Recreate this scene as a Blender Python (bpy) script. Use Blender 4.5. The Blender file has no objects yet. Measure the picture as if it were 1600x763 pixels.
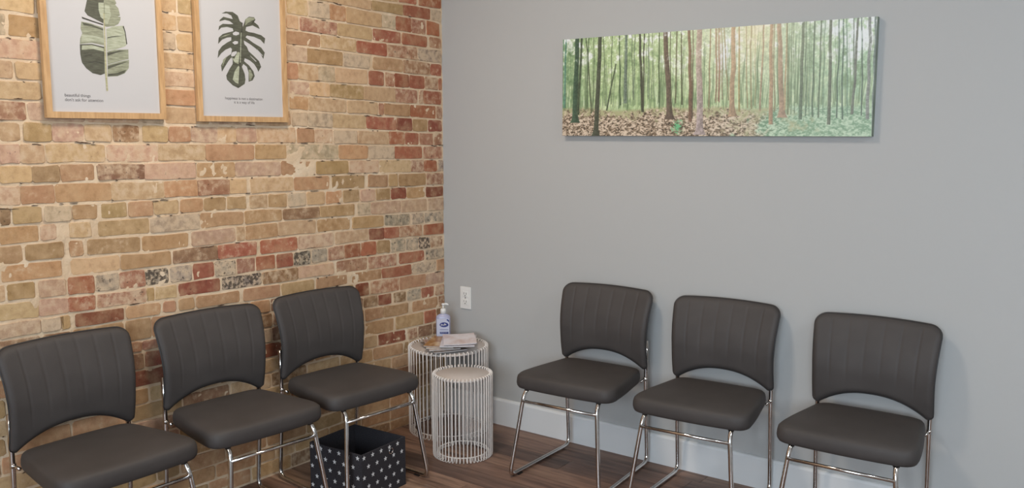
import bpy, bmesh, math, random
import numpy as np
from mathutils import Vector, Matrix
from mathutils.geometry import tessellate_polygon
random.seed(7)
rng = np.random.default_rng(11)
SC = bpy.context.scene
C = SC.collection
R = math.radians

# ------------------------------------------------------------------ camera
cam_d = bpy.data.cameras.new('camera'); cam = bpy.data.objects.new('camera', cam_d); C.objects.link(cam)
cam.location = (3.0006, -3.4197, 1.4548)
cam.rotation_euler = (R(90 - 7.1785), 0, R(36.817))
cam_d.sensor_width = 36; cam_d.lens = 1386.13 * 36 / 1600; cam_d.clip_start = .05
SC.camera = cam
# ------------------------------------------------------------------ world, lights, exposure
world = bpy.data.worlds.new('sky'); SC.world = world; world.use_nodes = True
world.node_tree.nodes['Background'].inputs[0].default_value = (.72, .84, 1, 1)
world.node_tree.nodes['Background'].inputs[1].default_value = 1.0
def area(name, loc, rot, sx, sy, power, col):
    l = bpy.data.lights.new(name, 'AREA'); l.shape = 'RECTANGLE'; l.size = sx; l.size_y = sy
    l.energy = power; l.color = col
    o = bpy.data.objects.new(name, l); C.objects.link(o); o.location = loc; o.rotation_euler = rot
    return o
ROOM_X, ROOM_Y, ROOM_Z = 5.2, -6.2, 2.75
WARM = (1, .89, .76)
DAY = (.73, .87, 1)
# daylight through the shop window in the wall behind the camera
area('window_daylight', (3.55, ROOM_Y + .02, 1.8), (R(90), 0, 0), 2.9, 1.4, 210, DAY)
PANELS = [(.95, -1.6, 27, WARM), (1.3, -4.2, 10, WARM), (4.4, -1.7, 29, (.88, .95, 1))]  # last panel is an added cool fill, brightening the grey wall's right end
SC.view_settings.view_transform = 'Standard'; SC.view_settings.look = 'None'
SC.view_settings.exposure = -.05; SC.view_settings.gamma = 1; SC.view_settings.use_curve_mapping = False

# ------------------------------------------------------------------ helpers
def lin(c):
    c = [v / 255 for v in c]
    return tuple(v / 12.92 if v <= .04045 else ((v + .055) / 1.055) ** 2.4 for v in c)
def rgba(c): return (*lin(c), 1)
def new_mat(name, col=(200, 200, 200), rough=.6, metal=0, spec=.5):
    m = bpy.data.materials.new(name); m.use_nodes = True
    b = m.node_tree.nodes['Principled BSDF']
    b.inputs['Base Color'].default_value = rgba(col); b.inputs['Roughness'].default_value = rough
    b.inputs['Metallic'].default_value = metal; b.inputs['Specular IOR Level'].default_value = spec
    return m
def N(m, typ, **kw):
    n = m.node_tree.nodes.new(typ)
    for k, v in kw.items(): setattr(n, k, v)
    return n
def L(m, a, b): m.node_tree.links.new(a, b)
def bsdf(m): return m.node_tree.nodes['Principled BSDF']
def position(m, scale=(1, 1, 1), obj=False):
    if obj: src = N(m, 'ShaderNodeTexCoord').outputs['Object']
    else: src = N(m, 'ShaderNodeNewGeometry').outputs['Position']
    mp = N(m, 'ShaderNodeMapping'); mp.inputs['Scale'].default_value = scale
    L(m, src, mp.inputs['Vector']); return mp.outputs['Vector']
def noise(m, vec, scale, detail=3, rough=.55):
    n = N(m, 'ShaderNodeTexNoise'); n.inputs['Scale'].default_value = scale
    n.inputs['Detail'].default_value = detail; n.inputs['Roughness'].default_value = rough
    L(m, vec, n.inputs['Vector']); return n.outputs['Fac']
def ramp(m, fac, stops):
    r = N(m, 'ShaderNodeValToRGB'); e = r.color_ramp.elements
    while len(e) < len(stops): e.new(.5)
    for i, (p, c) in enumerate(stops):
        e[i].position = p; e[i].color = rgba(c) if len(c) == 3 else c
    L(m, fac, r.inputs['Fac']); return r.outputs['Color']
def mix(m, fac, a, b, mode='MIX'):
    n = N(m, 'ShaderNodeMix', data_type='RGBA', blend_type=mode)
    for s, v in ((n.inputs['Factor'], fac), (n.inputs['A'], a), (n.inputs['B'], b)):
        if isinstance(v, (int, float)): s.default_value = v
        elif isinstance(v, tuple): s.default_value = v
        else: L(m, v, s)
    return n.outputs['Result']
def math_(m, op, a, b=None, clamp=False):
    n = N(m, 'ShaderNodeMath', operation=op); n.use_clamp = clamp
    for s, v in ((n.inputs[0], a), (n.inputs[1], b)):
        if v is None: continue
        if isinstance(v, (int, float)): s.default_value = v
        else: L(m, v, s)
    return n.outputs[0]
def bump(m, h, strength=.3, dist=.002):
    n = N(m, 'ShaderNodeBump'); n.inputs['Strength'].default_value = strength; n.inputs['Distance'].default_value = dist
    L(m, h, n.inputs['Height']); L(m, n.outputs['Normal'], bsdf(m).inputs['Normal'])
def prop(o, label=None, cat=None, group=None, kind=None):
    for k, v in (('label', label), ('category', cat), ('group', group), ('kind', kind)):
        if v: o[k] = v
    return o
class MB:
    def __init__(s): s.v = []; s.f = []; s.sm = []
    def add(s, vs, fs, smooth=False):
        o = len(s.v); s.v += [tuple(p) for p in vs]; s.f += [tuple(i + o for i in f) for f in fs]; s.sm += [smooth] * len(fs); return s
    def box(s, a, b, bev=0):
        x0, y0, z0 = a; x1, y1, z1 = b
        if bev <= 0:
            vs = [(x, y, z) for z in (z0, z1) for y in (y0, y1) for x in (x0, x1)]
            return s.add(vs, [(0, 2, 3, 1), (4, 5, 7, 6), (0, 1, 5, 4), (2, 6, 7, 3), (0, 4, 6, 2), (1, 3, 7, 5)])
        bm = bmesh.new(); bmesh.ops.create_cube(bm, size=1)
        for v in bm.verts:
            v.co = Vector(((x0 + x1) / 2 + v.co.x * (x1 - x0), (y0 + y1) / 2 + v.co.y * (y1 - y0), (z0 + z1) / 2 + v.co.z * (z1 - z0)))
        bmesh.ops.bevel(bm, geom=bm.edges[:], offset=bev, segments=2, profile=.5, affect='EDGES')
        bm.verts.index_update()
        s.add([v.co[:] for v in bm.verts], [[v.index for v in f.verts] for f in bm.faces]); bm.free(); return s
    def tube(s, pts, r, n=8, closed=False, caps=True):
        pts = [Vector(p) for p in pts]; m = len(pts); rs = r if isinstance(r, (list, tuple)) else [r] * m
        vs = []; up = None
        for i, p in enumerate(pts):
            if closed: t = (pts[(i + 1) % m] - pts[i - 1])
            else: t = pts[min(i + 1, m - 1)] - pts[max(i - 1, 0)]
            t.normalize()
            if up is None:
                up = Vector((0, 0, 1)) if abs(t.z) < .9 else Vector((1, 0, 0))
            a = up - t * up.dot(t); a.normalize(); b = t.cross(a); up = a
            for k in range(n):
                th = 2 * math.pi * k / n; vs.append(p + (a * math.cos(th) + b * math.sin(th)) * rs[i])
        fs = []
        for i in range(m if closed else m - 1):
            j = (i + 1) % m
            for k in range(n): fs.append((i * n + k, i * n + (k + 1) % n, j * n + (k + 1) % n, j * n + k))
        if not closed and caps: fs += [tuple(range(n - 1, -1, -1)), tuple((m - 1) * n + k for k in range(n))]
        return s.add(vs, fs, True)
    def lathe(s, prof, n=32, c=(0, 0)):
        vs = []; fs = []; m = len(prof)
        for (r, z) in prof:
            for k in range(n):
                th = 2 * math.pi * k / n; vs.append((c[0] + r * math.cos(th), c[1] + r * math.sin(th), z))
        for i in range(m - 1):
            for k in range(n): fs.append((i * n + k, i * n + (k + 1) % n, (i + 1) * n + (k + 1) % n, (i + 1) * n + k))
        fs += [tuple(range(n - 1, -1, -1)), tuple((m - 1) * n + k for k in range(n))]
        return s.add(vs, fs, True)
    def poly(s, pts):
        pts = [Vector(p) for p in pts]
        return s.add(pts, [tuple(t) for t in tessellate_polygon([pts])])
    def mesh(s, name):
        me = bpy.data.meshes.new(name); me.from_pydata(s.v, [], s.f); me.update()
        me.polygons.foreach_set('use_smooth', np.array(s.sm, dtype=bool)); return me
    def build(s, name, mat, parent=None, autosmooth=None):
        me = s.mesh(name); me.materials.append(mat)
        return put(name, me, parent)
def put(name, me, parent=None, loc=None, rot=None):
    o = bpy.data.objects.new(name, me); C.objects.link(o); o.parent = parent
    if loc: o.location = loc
    if rot: o.rotation_euler = rot
    return o
def thing(name, label, cat, loc=(0, 0, 0), rotz=0, group=None):
    o = bpy.data.objects.new(name, None); C.objects.link(o); o.location = loc; o.rotation_euler = (0, 0, rotz)
    o.empty_display_size = .1
    return prop(o, label, cat, group)
def copy_tree(o, parent=None):
    c = o.copy(); C.objects.link(c); c.parent = parent
    for ch in list(o.children): copy_tree(ch, c)
    return c
def fillet(pts, rad, seg=6):
    pts = [Vector(p) for p in pts]; out = [pts[0]]
    for i in range(1, len(pts) - 1):
        p = pts[i]; a = (pts[i - 1] - p); b = (pts[i + 1] - p); r = rad[i - 1] if isinstance(rad, (list, tuple)) else rad
        r = min(r, a.length * .45, b.length * .45); p0 = p + a.normalized() * r; p1 = p + b.normalized() * r
        for k in range(seg + 1):
            t = k / seg; out.append(p0 * (1 - t) ** 2 + p * 2 * t * (1 - t) + p1 * t * t)
    out.append(pts[-1]); return out
def vnoise(x, y, cell, seed):
    """smooth value noise in -1..1 on numpy arrays"""
    r = np.random.default_rng(seed); n = 256; g = r.uniform(-1, 1, (n, n))
    fx, fy = x / cell, y / cell; ix, iy = np.floor(fx).astype(int), np.floor(fy).astype(int); fx = fx - ix; fy = fy - iy
    fx = fx * fx * (3 - 2 * fx); fy = fy * fy * (3 - 2 * fy); ix %= n; iy %= n; jx = (ix + 1) % n; jy = (iy + 1) % n
    return (g[ix, iy] * (1 - fx) + g[jx, iy] * fx) * (1 - fy) + (g[ix, jy] * (1 - fx) + g[jx, jy] * fx) * fy
def fbm(x, y, cell, seed, o=4):
    s = 0; a = 1; t = 0
    for i in range(o): s = s + a * vnoise(x, y, cell / 2 ** i, seed + i); t += a; a *= .55
    return s / t

# ------------------------------------------------------------------ materials
# painted drywall
paint = new_mat('grey_wall_paint', (174, 173, 171), .75, spec=.3)
bump(paint, noise(paint, position(paint), 420, 2), .08, .001)
white_trim = new_mat('white_trim_paint', (214, 214, 214), .45)
bump(white_trim, noise(white_trim, position(white_trim, (3, 30, 30)), 20, 2), .04, .001)
ceil_m = new_mat('ceiling_paint', (225, 222, 216), .9)
bump(ceil_m, noise(ceil_m, position(ceil_m), 200, 2), .1, .001)
# mortar
mortar = new_mat('lime_mortar', (205, 178, 146), .95, spec=.2)
pv = position(mortar)
mc = ramp(mortar, noise(mortar, pv, 9, 5), [(.3, (206, 178, 146)), (.55, (219, 194, 164)), (.75, (226, 206, 180))])
sp = noise(mortar, position(mortar, (1, 22, 70)), 1.0, 4, .7)
crack = ramp(mortar, sp, [(.66, (0, 0, 0)), (.72, (255, 255, 255))])
L(mortar, mix(mortar, math_(mortar, 'MULTIPLY', crack, .55), mc, rgba((88, 62, 44))), bsdf(mortar).inputs['Base Color'])
bump(mortar, noise(mortar, pv, 130, 5, .65), .7, .004)
# brick: colour, smear and speck come from each brick's own attributes
brick_m = new_mat('old_brick', (180, 140, 100), .93, spec=.2)
pb = position(brick_m)
at = N(brick_m, 'ShaderNodeAttribute'); at.attribute_name = 'bcol'
sk = N(brick_m, 'ShaderNodeAttribute'); sk.attribute_name = 'speck'
n1 = noise(brick_m, pb, 38, 5, .62); n2 = noise(brick_m, pb, 16, 4, .6); n3 = noise(brick_m, pb, 75, 3, .6)
shade = ramp(brick_m, n1, [(.28, (222, 217, 212)), (.5, (248, 248, 248)), (.72, (255, 255, 255))])
c1 = mix(brick_m, 1.0, at.outputs['Color'], shade, 'MULTIPLY')
c1 = mix(brick_m, math_(brick_m, 'MULTIPLY', ramp(brick_m, n2, [(.45, (0, 0, 0)), (.7, (255, 255, 255))]), .4), c1, rgba((206, 174, 136)))
thr = math_(brick_m, 'SUBTRACT', math_(brick_m, 'ADD', n1, math_(brick_m, 'MULTIPLY', at.outputs['Alpha'], .55)), .72)
sm = math_(brick_m, 'MULTIPLY', thr, 4.5, True)
c2 = mix(brick_m, math_(brick_m, 'MULTIPLY', sm, .8), c1, rgba((208, 182, 152)))
kt = math_(brick_m, 'SUBTRACT', math_(brick_m, 'ADD', n3, math_(brick_m, 'MULTIPLY', sk.outputs['Fac'], .32)), .70)
c3 = mix(brick_m, math_(brick_m, 'MULTIPLY', math_(brick_m, 'MULTIPLY', kt, 9.0, True), .8), c2, rgba((52, 44, 40)))
L(brick_m, c3, bsdf(brick_m).inputs['Base Color'])
bump(brick_m, noise(brick_m, pb, 170, 5, .7), .55, .003)
# floor
floor_m = new_mat('plank_laminate', (104, 78, 64), .42, spec=.4)
oi = N(floor_m, 'ShaderNodeObjectInfo')
off = N(floor_m, 'ShaderNodeVectorMath', operation='ADD'); gp = N(floor_m, 'ShaderNodeNewGeometry')
rr = N(floor_m, 'ShaderNodeCombineXYZ'); L(floor_m, math_(floor_m, 'MULTIPLY', oi.outputs['Random'], 40.0), rr.inputs[0]); L(floor_m, math_(floor_m, 'MULTIPLY', oi.outputs['Random'], 23.0), rr.inputs[2])
L(floor_m, gp.outputs['Position'], off.inputs[0]); L(floor_m, rr.outputs[0], off.inputs[1])
fm = N(floor_m, 'ShaderNodeMapping'); fm.inputs['Scale'].default_value = (1.1, 13, 1); L(floor_m, off.outputs[0], fm.inputs[0])
g1 = noise(floor_m, fm.outputs[0], 2.2, 6, .6); g2 = noise(floor_m, fm.outputs[0], 9, 4, .6)
base = ramp(floor_m, oi.outputs['Random'], [(0, (116, 91, 79)), (.4, (138, 107, 91)), (.75, (154, 122, 103)), (1, (182, 151, 128))])
gr = ramp(floor_m, g1, [(.3, (150, 140, 136)), (.55, (235, 232, 230)), (.8, (255, 255, 255))])
fc = mix(floor_m, 1.0, base, gr, 'MULTIPLY')
fc = mix(floor_m, .35, fc, mix(floor_m, 1.0, fc, ramp(floor_m, g2, [(.35, (120, 105, 98)), (.6, (255, 255, 255))]), 'MULTIPLY'))
L(floor_m, fc, bsdf(floor_m).inputs['Base Color']); bump(floor_m, g2, .12, .001)
gap_m = new_mat('dark_subfloor', (38, 30, 26), .9); bump(gap_m, noise(gap_m, position(gap_m), 80), .2, .001)
# leatherette
leather = new_mat('charcoal_leatherette', (64, 59, 57), .62, spec=.35)
pl = position(leather, obj=True)
vo = N(leather, 'ShaderNodeTexVoronoi'); vo.inputs['Scale'].default_value = 420; L(leather, pl, vo.inputs['Vector'])
L(leather, ramp(leather, noise(leather, pl, 7, 3), [(.3, (61, 56, 54)), (.7, (68, 63, 61))]), bsdf(leather).inputs['Base Color'])
bump(leather, vo.outputs['Distance'], .12, .001)
piping_m = new_mat('black_piping', (40, 38, 38), .5); bump(piping_m, noise(piping_m, position(piping_m, obj=True), 300), .1, .001)
chrome = new_mat('chrome_tube', (205, 200, 196), .13, 1)
L(chrome, ramp(chrome, noise(chrome, position(chrome, obj=True), 60), [(.3, (198, 193, 190)), (.7, (212, 208, 205))]), bsdf(chrome).inputs['Base Color'])
black_p = new_mat('black_plastic', (26, 25, 25), .4); bump(black_p, noise(black_p, position(black_p, obj=True), 400), .1, .001)
wire_m = new_mat('cream_wire_enamel', (214, 203, 195), .4)
L(wire_m, ramp(wire_m, noise(wire_m, position(wire_m, obj=True), 40), [(.3, (224, 214, 206)), (.7, (234, 226, 219))]), bsdf(wire_m).inputs['Base Color'])
top_m = new_mat('cream_table_top', (196, 186, 180), .45); bump(top_m, noise(top_m, position(top_m, obj=True), 300), .05, .0005)
oak = new_mat('light_oak', (196, 156, 110), .5)
L(oak, ramp(oak, noise(oak, position(oak, (40, 40, 5)), 2.5, 5), [(.3, (178, 138, 94)), (.7, (208, 168, 122))]), bsdf(oak).inputs['Base Color'])
paper = new_mat('poster_paper', (193, 190, 190), .6); bump(paper, noise(paper, position(paper), 600), .05, .0005)
def ink(name, a, b):
    m = new_mat(name, a, .6)
    L(m, ramp(m, noise(m, position(m, (1, 9, 55)), 3, 5, .65), [(.32, a), (.68, b)]), bsdf(m).inputs['Base Color']); return m
INK = {'dark': ink('leaf_dark_green', (66, 65, 54), (96, 97, 82)), 'mid': ink('leaf_mid_green', (114, 115, 94), (162, 165, 142)),
       'light': ink('leaf_pale_green', (142, 146, 122), (188, 191, 170)), 'ink': ink('leaf_ink', (44, 42, 40), (78, 76, 66)),
       'stem': ink('leaf_stem', (150, 146, 112), (190, 186, 152)), 'paper': paper}
text_ink = new_mat('grey_print', (92, 88, 88), .7); bump(text_ink, noise(text_ink, position(text_ink), 300), .02, .0005)
white_pl = new_mat('white_plastic', (222, 220, 216), .35); bump(white_pl, noise(white_pl, position(white_pl), 300), .03, .0005)
slot_m = new_mat('dark_slot', (60, 56, 54), .7); bump(slot_m, noise(slot_m, position(slot_m), 200), .05, .0005)

# measured layout of the brick beds, bricks, forest trunks and leaf prints (metres)
BED={9: [[-2.121, 1.4914], [-1.545, 1.4811], [-0.978, 1.4775], [-0.016, 1.4524]], 10: [[-2.126, 1.4222], [-1.546, 1.4146], [-0.916, 1.4064], [-0.022, 1.3855]], 11: [[-2.131, 1.3507], [-1.817, 1.3497], [-1.549, 1.3448], [-0.997, 1.3396], [-0.023, 1.3187]], 12: [[-2.135, 1.2879], [-1.83, 1.2847], [-1.553, 1.2789], [-1.0, 1.2711], [-0.674, 1.2668], [-0.024, 1.2535]], 13: [[-2.14, 1.2189], [-1.798, 1.2126], [-1.557, 1.2089], [-0.889, 1.2024], [-0.55, 1.1971], [-0.025, 1.1868]], 14: [[-2.144, 1.1561], [-1.801, 1.1509], [-1.56, 1.1469], [-1.405, 1.15], [-1.029, 1.1392], [-0.419, 1.1334], [-0.026, 1.1277]], 15: [[-2.149, 1.0933], [-1.933, 1.0931], [-1.564, 1.0809], [-1.061, 1.0846], [-0.617, 1.0738], [-0.027, 1.0564]], 16: [[-2.153, 1.0296], [-1.954, 1.0307], [-1.567, 1.0179], [-1.142, 1.0176], [-0.522, 1.0119], [-0.028, 0.9979]], 17: [[-2.157, 0.9712], [-1.958, 0.9672], [-1.57, 0.9583], [-0.982, 0.9494], [-0.532, 0.9517], [-0.029, 0.934]], 18: [[-2.161, 0.9104], [-1.854, 0.8956], [-1.574, 0.8889], [-0.957, 0.8831], [-0.534, 0.8811], [-0.03, 0.8691]], 19: [[-2.102, 0.8432], [-1.857, 0.8365], [-1.577, 0.8309], [-0.96, 0.8224], [-0.427, 0.8132], [-0.031, 0.8117]], 20: [[-1.683, 0.7804], [-1.074, 0.7644], [-0.627, 0.7636], [-0.032, 0.7475]], 21: [[-1.662, 0.6971], [-1.08, 0.7065], [-0.601, 0.695], [-0.243, 0.6834], [-0.018, 0.681]], 23: [[-0.564, 0.5696], [-0.246, 0.5622], [-0.015, 0.5568]], 8: [[-2.117, 1.557], [-1.486, 1.5511], [-0.965, 1.5461], [-0.45, 1.5317], [-0.02, 1.5179]], 7: [[-2.112, 1.6217], [-1.482, 1.6184], [-0.963, 1.6098], [-0.449, 1.595], [-0.018, 1.5866]], 6: [[-2.108, 1.6843], [-1.479, 1.6837], [-0.961, 1.6722], [-0.447, 1.667], [-0.017, 1.6605]], 5: [[-2.103, 1.7536], [-1.475, 1.7518], [-0.971, 1.7471], [-0.514, 1.7386], [-0.016, 1.7288]], 4: [[-1.471, 1.8215], [-0.968, 1.8154], [-0.451, 1.804], [-0.012, 1.7959]], 3: [[-1.468, 1.8868], [-0.966, 1.8782], [-0.45, 1.8683], [-0.011, 1.8643]], 2: [[-0.943, 1.9406], [-0.476, 1.9314], [-0.01, 1.9234]], 0: [[-0.481, 2.0547], [-0.282, 2.0602], [-0.091, 2.0607], [-0.008, 2.0606]], 1: [[-0.828, 2.0114], [-0.695, 2.0107], [-0.417, 2.0015], [-0.282, 2.0022], [-0.109, 2.0016], [-0.012, 1.9953]], 22: [[-0.57, 0.6361], [-0.245, 0.6223], [-0.014, 0.62]], 24: [[-0.566, 0.5033], [-0.28, 0.4889], [-0.016, 0.4853]], 25: [[-0.568, 0.4405], [-0.281, 0.4274], [-0.017, 0.4191]]}
BR=[(0,-0.524,-0.31,'y'),(0,-0.306,-0.187,'r'),(0,-0.169,-0.01,'r'),(1,-0.855,-0.683,'y'),(1,-0.679,-0.486,'y'),(1,-0.482,-0.281,'t'),(1,-0.277,-0.089,'r'),(1,-0.082,-0.009,'w'),(2,-0.969,-0.861,'y'),(2,-0.857,-0.74,'w'),(2,-0.737,-0.644,'o'),(2,-0.64,-0.423,'y'),(2,-0.418,-0.33,'w'),(2,-0.326,-0.225,'r'),(2,-0.221,-0.121,'m'),(2,-0.112,-0.022,'r'),(3,-0.971,-0.911,'y'),(3,-0.901,-0.698,'m'),(3,-0.694,-0.485,'y'),(3,-0.477,-0.297,'r'),(3,-0.288,-0.117,'r'),(3,-0.094,-0.009,'m'),(4,-0.974,-0.795,'o'),(4,-0.791,-0.586,'y'),(4,-0.578,-0.392,'r'),(4,-0.384,-0.187,'m'),(4,-0.178,-0.01,'g'),(5,-0.976,-0.871,'p'),(5,-0.868,-0.669,'t'),(5,-0.665,-0.505,'w'),(5,-0.481,-0.287,'t'),(5,-0.282,-0.096,'m'),(5,-0.087,-0.01,'r'),(6,-0.979,-0.922,'o'),(6,-0.919,-0.811,'y'),(6,-0.807,-0.716,'w'),(6,-0.712,-0.519,'y'),(6,-0.507,-0.417,'r'),(6,-0.404,-0.345,'m'),(6,-0.341,-0.246,'d'),(6,-0.24,-0.135,'r'),(6,-0.13,-0.038,'m'),(6,-0.029,-0.007,'r'),(7,-0.965,-0.862,'p'),(7,-0.859,-0.748,'y'),(7,-0.742,-0.547,'t'),(7,-0.543,-0.342,'y'),(7,-0.338,-0.191,'m'),(7,-0.173,-0.15,'m'),(7,-0.141,-0.013,'r'),(8,-0.968,-0.872,'o'),(8,-0.868,-0.656,'y'),(8,-0.645,-0.457,'y'),(8,-0.449,-0.42,'m'),(8,-0.416,-0.242,'o'),(8,-0.236,-0.055,'r'),(8,-0.048,-0.009,'m'),(9,-0.957,-0.878,'w'),(9,-0.874,-0.737,'w'),(9,-0.734,-0.533,'y'),(9,-0.529,-0.337,'r'),(9,-0.332,-0.228,'d'),(9,-0.221,-0.12,'t'),(9,-0.111,-0.01,'d'),(10,-2.125,-2.066,'y'),(10,-2.052,-1.964,'t'),(10,-1.96,-1.854,'p'),(10,-1.85,-1.756,'y'),(10,-1.747,-1.653,'k'),(10,-1.638,-1.539,'y'),(10,-1.532,-1.446,'o'),(10,-1.439,-1.328,'p'),(10,-1.325,-1.238,'y'),(10,-1.237,-1.144,'p'),(10,-1.139,-0.943,'y'),(10,-0.936,-0.841,'o'),(10,-0.838,-0.736,'p'),(10,-0.732,-0.591,'w'),(10,-0.587,-0.39,'y'),(10,-0.386,-0.286,'r'),(10,-0.277,-0.184,'r'),(10,-0.173,-0.076,'m'),(10,-0.067,-0.011,'m'),(11,-2.129,-2.069,'p'),(11,-2.067,-1.991,'y'),(11,-1.983,-1.783,'y'),(11,-1.776,-1.584,'p'),(11,-1.579,-1.385,'y'),(11,-1.381,-1.16,'o'),(11,-1.151,-0.996,'t'),(11,-0.993,-0.704,'w'),(11,-0.703,-0.529,'o'),(11,-0.52,-0.353,'w'),(11,-0.348,-0.16,'r'),(11,-0.146,-0.012,'m'),(12,-2.134,-2.035,'y'),(12,-2.033,-1.945,'t'),(12,-1.941,-1.827,'o'),(12,-1.813,-1.638,'k'),(12,-1.637,-1.431,'p'),(12,-1.421,-1.252,'t'),(12,-1.249,-1.029,'p'),(12,-1.022,-0.864,'o'),(12,-0.837,-0.649,'t'),(12,-0.646,-0.461,'p'),(12,-0.45,-0.239,'y'),(12,-0.235,-0.147,'m'),(12,-0.145,-0.052,'r'),(12,-0.04,-0.003,'g'),(13,-2.139,-2.076,'p'),(13,-2.074,-1.967,'o'),(13,-1.961,-1.768,'o'),(13,-1.766,-1.563,'y'),(13,-1.562,-1.425,'o'),(13,-1.42,-1.282,'m'),(13,-1.279,-1.201,'y'),(13,-1.179,-0.964,'y'),(13,-0.959,-0.765,'o'),(13,-0.745,-0.553,'t'),(13,-0.526,-0.403,'t'),(13,-0.391,-0.334,'t'),(13,-0.323,-0.134,'t'),(13,-0.127,-0.004,'m'),(14,-2.143,-2.112,'k'),(14,-2.104,-2.013,'t'),(14,-2.001,-1.916,'w'),(14,-1.907,-1.825,'t'),(14,-1.805,-1.715,'t'),(14,-1.706,-1.613,'o'),(14,-1.608,-1.508,'y'),(14,-1.499,-1.404,'o'),(14,-1.398,-1.301,'t'),(14,-1.294,-1.207,'t'),(14,-1.186,-1.101,'y'),(14,-1.093,-1.002,'t'),(14,-0.994,-0.901,'w'),(14,-0.89,-0.795,'y'),(14,-0.782,-0.692,'o'),(14,-0.682,-0.587,'t'),(14,-0.577,-0.485,'p'),(14,-0.475,-0.388,'t'),(14,-0.377,-0.278,'d'),(14,-0.267,-0.143,'t'),(14,-0.131,-0.005,'d'),(15,-2.147,-2.027,'t'),(15,-2.019,-1.968,'p'),(15,-1.921,-1.85,'y'),(15,-1.823,-1.631,'t'),(15,-1.625,-1.421,'w'),(15,-1.418,-1.222,'o'),(15,-1.214,-1.03,'t'),(15,-1.02,-0.826,'k'),(15,-0.821,-0.62,'t'),(15,-0.598,-0.516,'w'),(15,-0.511,-0.315,'p'),(15,-0.311,-0.13,'p'),(15,-0.118,-0.004,'p'),(16,-2.152,-2.083,'t'),(16,-2.071,-1.947,'t'),(16,-1.927,-1.881,'o'),(16,-1.865,-1.673,'t'),(16,-1.66,-1.474,'t'),(16,-1.459,-1.264,'p'),(16,-1.257,-1.217,'y'),(16,-1.212,-1.056,'t'),(16,-1.049,-0.849,'y'),(16,-0.838,-0.648,'t'),(16,-0.63,-0.436,'t'),(16,-0.425,-0.252,'g'),(16,-0.236,-0.157,'g'),(16,-0.145,-0.005,'g'),(17,-2.151,-1.959,'o'),(17,-1.925,-1.752,'y'),(17,-1.745,-1.553,'t'),(17,-1.54,-1.349,'k'),(17,-1.344,-1.164,'r'),(17,-1.143,-0.953,'r'),(17,-0.946,-0.748,'p'),(17,-0.736,-0.534,'y'),(17,-0.525,-0.431,'d'),(17,-0.427,-0.331,'r'),(17,-0.327,-0.17,'m'),(17,-0.151,-0.006,'r'),(18,-2.161,-2.143,'y'),(18,-2.137,-2.051,'t'),(18,-2.036,-1.949,'p'),(18,-1.94,-1.848,'r'),(18,-1.841,-1.759,'g'),(18,-1.754,-1.658,'m'),(18,-1.653,-1.562,'G'),(18,-1.555,-1.466,'g'),(18,-1.459,-1.367,'r'),(18,-1.362,-1.267,'g'),(18,-1.26,-1.175,'m'),(18,-1.165,-1.075,'r'),(18,-1.061,-0.98,'d'),(18,-0.97,-0.884,'G'),(18,-0.871,-0.791,'g'),(18,-0.776,-0.687,'m'),(18,-0.681,-0.588,'r'),(18,-0.58,-0.484,'r'),(18,-0.477,-0.394,'t'),(18,-0.384,-0.291,'g'),(18,-0.279,-0.197,'g'),(18,-0.19,-0.109,'G'),(18,-0.102,-0.014,'m'),(19,-2.165,-2.042,'y'),(19,-2.038,-1.944,'p'),(19,-1.941,-1.849,'r'),(19,-1.842,-1.657,'m'),(19,-1.653,-1.625,'t'),(19,-1.619,-1.533,'y'),(19,-1.525,-1.342,'d'),(19,-1.333,-1.145,'G'),(19,-1.136,-0.955,'k'),(19,-0.951,-0.752,'p'),(19,-0.733,-0.547,'m'),(19,-0.535,-0.35,'m'),(19,-0.332,-0.153,'r'),(19,-0.137,-0.005,'g'),(20,-2.169,-2.04,'p'),(20,-2.035,-1.972,'w'),(20,-1.968,-1.943,'t'),(20,-1.921,-1.748,'d'),(20,-1.737,-1.605,'o'),(20,-1.59,-1.539,'o'),(20,-1.526,-1.462,'t'),(20,-1.448,-1.255,'o'),(20,-1.233,-1.053,'o'),(20,-1.043,-0.867,'t'),(20,-0.851,-0.671,'o'),(20,-0.64,-0.453,'o'),(20,-0.447,-0.248,'r'),(20,-0.241,-0.068,'g'),(20,-0.056,-0.004,'o'),(21,-1.741,-1.645,'t'),(21,-1.64,-1.474,'o'),(21,-1.466,-1.211,'o'),(21,-1.202,-1.109,'o'),(21,-1.099,-0.907,'k'),(21,-0.893,-0.636,'t'),(21,-0.62,-0.539,'d'),(21,-0.522,-0.335,'m'),(21,-0.329,-0.144,'o'),(21,-0.139,-0.005,'p'),(22,-1.728,-1.685,'m'),(22,-1.68,-1.582,'m'),(22,-1.164,-1.099,'k'),(22,-1.089,-1.025,'k'),(22,-0.57,-0.482,'k'),(22,-0.474,-0.39,'d'),(22,-0.372,-0.29,'k'),(22,-0.278,-0.183,'g'),(22,-0.172,-0.083,'r'),(22,-0.07,-0.006,'m'),(23,-1.731,-1.681,'k'),(23,-1.673,-1.585,'d'),(23,-1.166,-1.105,'w'),(23,-1.095,-1.027,'k'),(23,-0.563,-0.448,'o'),(23,-0.441,-0.275,'t'),(23,-0.241,-0.054,'o'),(23,-0.044,-0.004,'k'),(24,-1.748,-1.589,'d'),(24,-1.186,-1.02,'d'),(24,-0.561,-0.378,'t'),(24,-0.358,-0.167,'t'),(24,-0.155,-0.07,'r'),(24,-0.06,-0.005,'k'),(25,-0.567,-0.492,'y'),(25,-0.479,-0.296,'d'),(25,-0.278,-0.211,'m'),(25,-0.199,-0.101,'k'),(25,-0.091,-0.006,'k')]
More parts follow.
